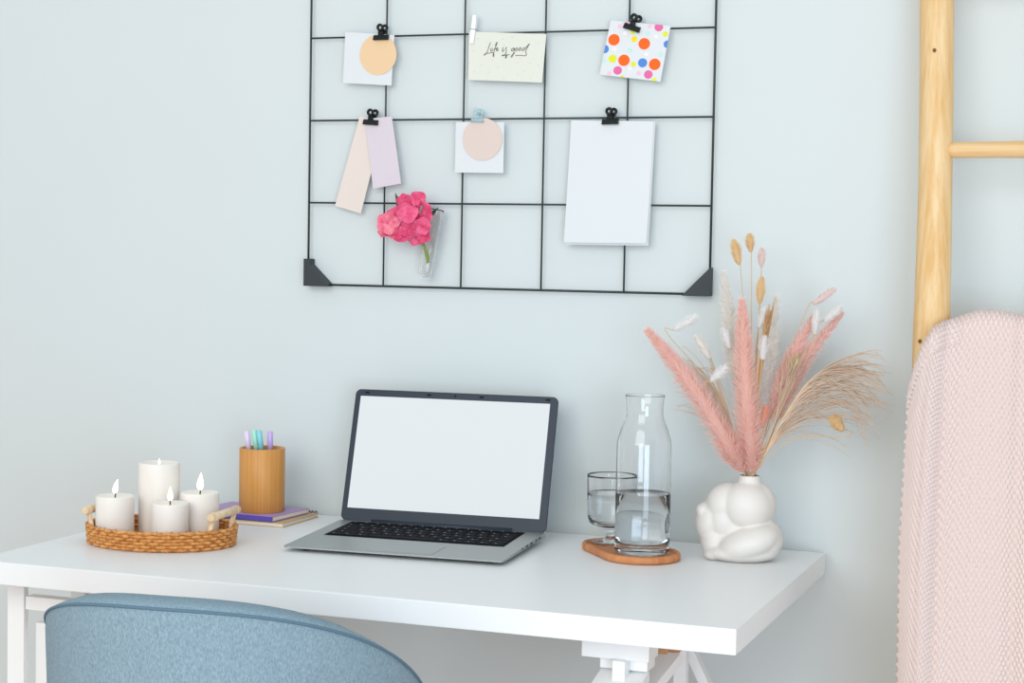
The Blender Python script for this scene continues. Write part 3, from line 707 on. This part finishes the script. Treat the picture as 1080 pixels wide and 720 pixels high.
clip(-.7999, 1.4560, -1, 'black clip holding the large blank sheet')

# ------------------------------------------------------------------ hanging glass tube with hydrangea
tb = thing('glass_tube_vase', (-1.1379, -.0285, 1.1825), 'clear glass tube hanging on the grid with a pink flower', 'tube vase'); tb.rotation_euler = (0, math.radians(10), 0)
b = MB(); r = .0122
b.lathe([(0, 0), (.006, .0010), (.0105, .005), (r, .012), (r, .118), (r+.0012, .121), (r, .1225), (r-.0007, .121), (r-.0007, .0125), (.0098, .0057), (.0055, .0018), (0, .0008)], 32); b.build('glass_body', M['glass'], tb)
hy = thing('hydrangea_sprig', (-1.135, -.0285, 1.215), 'pink hydrangea flower head in the hanging glass tube', 'flower')
H0 = Vector((-1.135, -.0285, 1.215))
b = MB(); b.tube([Vector(p)-H0 for p in crom([(-1.1310, -.0285, 1.208), (-1.1370, -.030, 1.232), (-1.1450, -.035, 1.250), (-1.150, -.04, 1.275)], 5)], [.0032]*12+[.0026]*4, 10); b.build('stem', M['stem'], hy)
def leafm(p, q, w):
    b = MB(); p, q = Vector(p)-H0, Vector(q)-H0; d = q-p; s = d.cross(Vector((0, -1, .2))).normalized(); vs = []
    for i in range(9):
        t = i/8; ww = w*math.sin(PI*t**.8); c = p+d*t; vs += [c-s*ww+Vector((0, -.002, 0)), c+Vector((0, .0015, 0)), c+s*ww+Vector((0, -.002, 0))]
    b.add(vs, [f for i in range(8) for f in ((3*i, 3*i+1, 3*i+4, 3*i+3), (3*i+1, 3*i+2, 3*i+5, 3*i+4))], True); b.build('leaf', M['leaf'], hy)
leafm((-1.172, -.04, 1.285), (-1.192, -.04, 1.331), .0065)
leafm((-1.142, -.04, 1.275), (-1.106, -.045, 1.306), .0055)
def floret(x, z, y, r, m, seed):
    rng = random.Random(seed); b = MB(); n = rng.choice((4, 4, 5)); a0 = rng.random()*6.28
    R = Matrix.Rotation(rng.uniform(-.55, .55), 3, 'Z') @ Matrix.Rotation(rng.uniform(-.5, .5), 3, 'X')
    for k in range(n):
        a = a0+2*PI*k/n; vs = []; rr = r*rng.uniform(.9, 1.1); cup_ = rng.uniform(.1, .5)
        for i in range(6):
            t = i/5; w = rr*.62*math.sin(PI*(t*.78+.08))**.8
            for j in range(5):
                s = (j-2)/2; lx = s*w; lz = rr*t*(1.04-.12*s*s); ly = -cup_*rr*t*t*.8+.15*rr*s*s
                vs.append(R @ Vector((lx*math.cos(a)+lz*math.sin(a), ly-.0008*(k % 2), lz*math.cos(a)-lx*math.sin(a)))+Vector((x, y, z))-H0)
        b.add(vs, [(5*i+j, 5*i+j+1, 5*i+6+j, 5*i+5+j) for i in range(5) for j in range(4)], True)
    f = b.build('floret', m, hy)
    b = MB(); c = R @ Vector((0, -.0015, 0))+Vector((x, y, z))-H0; b.ellipsoid(c, (.0016, .0016, .0016), None, 10, 6); b.build('eye', M['petal2'], f)
pm = ('petal', 'petal2', 'petal3')
for i, (x, z, y, r, mi) in enumerate(((-1.1655, 1.2905, -.064, .0200, 0), (-1.2010, 1.2745, -.058, .0200, 2), (-1.1655, 1.2660, -.060, .0175, 1), (-1.1430, 1.2700, -.058, .0165, 0), (-1.1790, 1.2550, -.052, .0160, 1),
        (-1.1560, 1.2520, -.052, .0165, 0), (-1.1760, 1.3090, -.050, .0150, 1), (-1.1530, 1.3140, -.050, .0145, 0), (-1.1370, 1.2925, -.052, .0165, 0), (-1.2080, 1.2610, -.048, .0150, 2), (-1.1900, 1.2880, -.050, .0150, 0),
        (-1.1890, 1.2590, -.050, .0150, 2), (-1.1440, 1.2540, -.048, .0130, 1), (-1.1680, 1.2790, -.046, .0180, 1), (-1.1520, 1.2800, -.048, .0170, 0), (-1.1610, 1.3000, -.044, .0180, 1), (-1.1990, 1.2660, -.044, .0180, 1))):
    floret(-1.21+(x+1.21)*1.18, 1.245+(z-1.245)*1.1, y, r, M[pm[mi]], 100+i)

# ------------------------------------------------------------------ wooden ladder
lad = thing('wooden_ladder', (-.205, -.29, 0), 'pale round pole ladder leaning on the wall, right edge, under the blanket', 'ladder')
LO = Vector((-.205, -.29, 0))
def rail(dx, seed):
    rng = random.Random(seed); pts = []; rr = []
    for i in range(41):
        z = 2.05*i/40
        x = -.203-.0285*z+.0025*math.sin(z*5+seed)+dx; y = -.29+.128*z+.002*math.sin(z*4+seed*2); pts.append(Vector((x, y, z))-LO); rr.append(.0275+.0012*math.sin(z*7+seed)+rng.uniform(-.0004, .0004))
    b = MB(); b.tube(pts, rr, 22, ref=(1, 0, 0)); r_ = b.build('rail', M['pine'], lad)
    return r_
r1 = rail(0.0, 1.0); rail(.46, 2.3)
for kx, kz in ((-.248, 1.104), (-.246, 1.555)):
    kn = MB(); y = -.29+.128*kz-.0275; kn.ellipsoid(Vector((kx, y+.001, kz))-LO, (.0028, .0018, .0032), None, 12, 8); kn.build('knot', M['knot'], r1)
for z in (.28, .56, .83, 1.10, 1.40, 1.68):
    y = -.29+.128*z-.006
    b = MB(); x0 = -.203-.0285*z+.020; b.tube([Vector(p)-LO for p in ((x0, y, z), (x0+.003, y, z), (x0+.014, y, z+.0003), (x0+.1, y, z+.0008), (x0+.2, y, z+.0015), (x0+.43, y, z+.002))], [.006, .0105, .0122, .0130, .0140, .0130], 18); b.build('rung', M['rungwood'], lad)

# ------------------------------------------------------------------ knitted blanket over a rung
def knit_blanket():
    pitch, rowp = .0076, .0072
    XR = .02; NU, NV = 420, 760
    Lf = .86; back = .12
    v = np.linspace(-back, Lf, NV)
    def surface(s):
        Sg, Vg = np.meshgrid(s, v)
        sp = np.clip(Sg, 0, 1)
        xs0 = -.256+sp*(XR+.256)
        kx = np.array([-.262, -.254, -.246, -.236, -.224, -.212, -.196, -.178, -.158, -.135, -.10, -.04, .02])
        kz = np.array([1.010, 1.045, 1.078, 1.106, 1.125, 1.134, 1.139, 1.146, 1.152, 1.152, 1.147, 1.148, 1.150])
        zt = np.interp(xs0, kx, kz)
        rb_ = .020
        ang = np.clip(Vg/rb_, -PI/2, PI/2)
        sstep = lambda q: np.clip(q, 0, 1)**2*(3-2*np.clip(q, 0, 1))
        left = sstep((-.180-xs0)/.045)
        front = np.clip(Vg/.10, 0, 1)
        y = -.156-.036*left-np.sin(ang)*(rb_+.010)
        z = zt-(1-np.cos(ang))*rb_-np.maximum(np.abs(Vg)-rb_*PI/2, 0)*np.where(Vg < 0, 1-.85*left, 1)
        x = xs0+(1-sp)*np.interp(z, [.3, .6, .8, .97], [.010, .004, -.002, 0])
        lean = np.maximum(1.13-z, 0)
        y = y-front*(.014+.128*np.minimum(lean, .9))
        f1 = -.010*np.exp(-((x+.236+.004*np.sin(z*6))/.016)**2)
        f2 = .012*np.exp(-((x+.207-.006*(1.1-z))/.008)**2)
        f3 = .008*np.sin((x+.10)*34+z*1.2)
        f4 = .013*np.exp(-((x+.098-.01*(1.1-z))/.012)**2)*np.clip((1.1-z)*2.2, 0, 1)
        y = y+front*(f1+f2+f3*.7+f4)
        # rounded left edge turning under
        e = np.clip(-Sg/.22, 0, 1); e2 = np.clip(1-sp*9, 0, 1)
        y = y+front*(.016*e2**2)+np.where(Sg < 0, .016+.050*e, 0)*np.maximum(front, .3)-.016*(Sg < 0)*front
        x = x+np.where(Sg < 0, .020*e**1.5, 0)
        return np.stack([x, y, z], -1), Sg, Vg, front
    s = np.linspace(-.22, 1, NU)
    P0 = surface(s)[0][int(NV*.6)]
    al = np.concatenate([[0], np.cumsum(np.linalg.norm(np.diff(P0, axis=0), axis=1))])
    s = np.interp(np.linspace(0, al[-1], NU), al, s)   # even steps along the cloth
    P, Sg, Vg, front = surface(s)
    du = np.gradient(P, axis=1); dv = np.gradient(P, axis=0)
    n = np.cross(du, dv); n /= np.linalg.norm(n, axis=-1, keepdims=True)+1e-12
    n = np.where(((n[..., 1] > 0) & (front > .5) & (Sg > 0))[..., None], -n, n)
    ul = np.cumsum(np.linalg.norm(du, axis=-1), axis=1)
    # the stitch count per row is constant, so rows are measured on one row
    ul = ul[int(NV*.55)][None, :].repeat(NV, 0)
    a = 2*PI*ul/pitch; c = PI*Vg/rowp*2
    h = np.cos(a)*np.cos(c/2)+.25*np.cos(c)
    h = np.where(h > 0, .35*h, -2.0*np.abs(h)**1.4)
    P = P+n*(h*.0034)[..., None]
    idx = np.arange(NU*NV).reshape(NV, NU)
    F = np.stack([idx[:-1, :-1], idx[1:, :-1], idx[1:, 1:], idx[:-1, 1:]], -1).reshape(-1, 4)
    me = bpy.data.meshes.new('knitted_blanket')
    me.vertices.add(NU*NV); me.vertices.foreach_set('co', P.reshape(-1))
    me.loops.add(F.size); me.loops.foreach_set('vertex_index', F.reshape(-1))
    me.polygons.add(len(F)); me.polygons.foreach_set('loop_start', np.arange(0, F.size, 4)); me.polygons.foreach_set('use_smooth', np.ones(len(F), bool))
    me.materials.append(M['knit']); me.update(calc_edges=True); me.validate()
    o = bpy.data.objects.new('knitted_blanket', me); COL.objects.link(o)
    return tag(o, 'pale pink knitted blanket draped over the ladder rung', 'blanket')
knit_blanket()
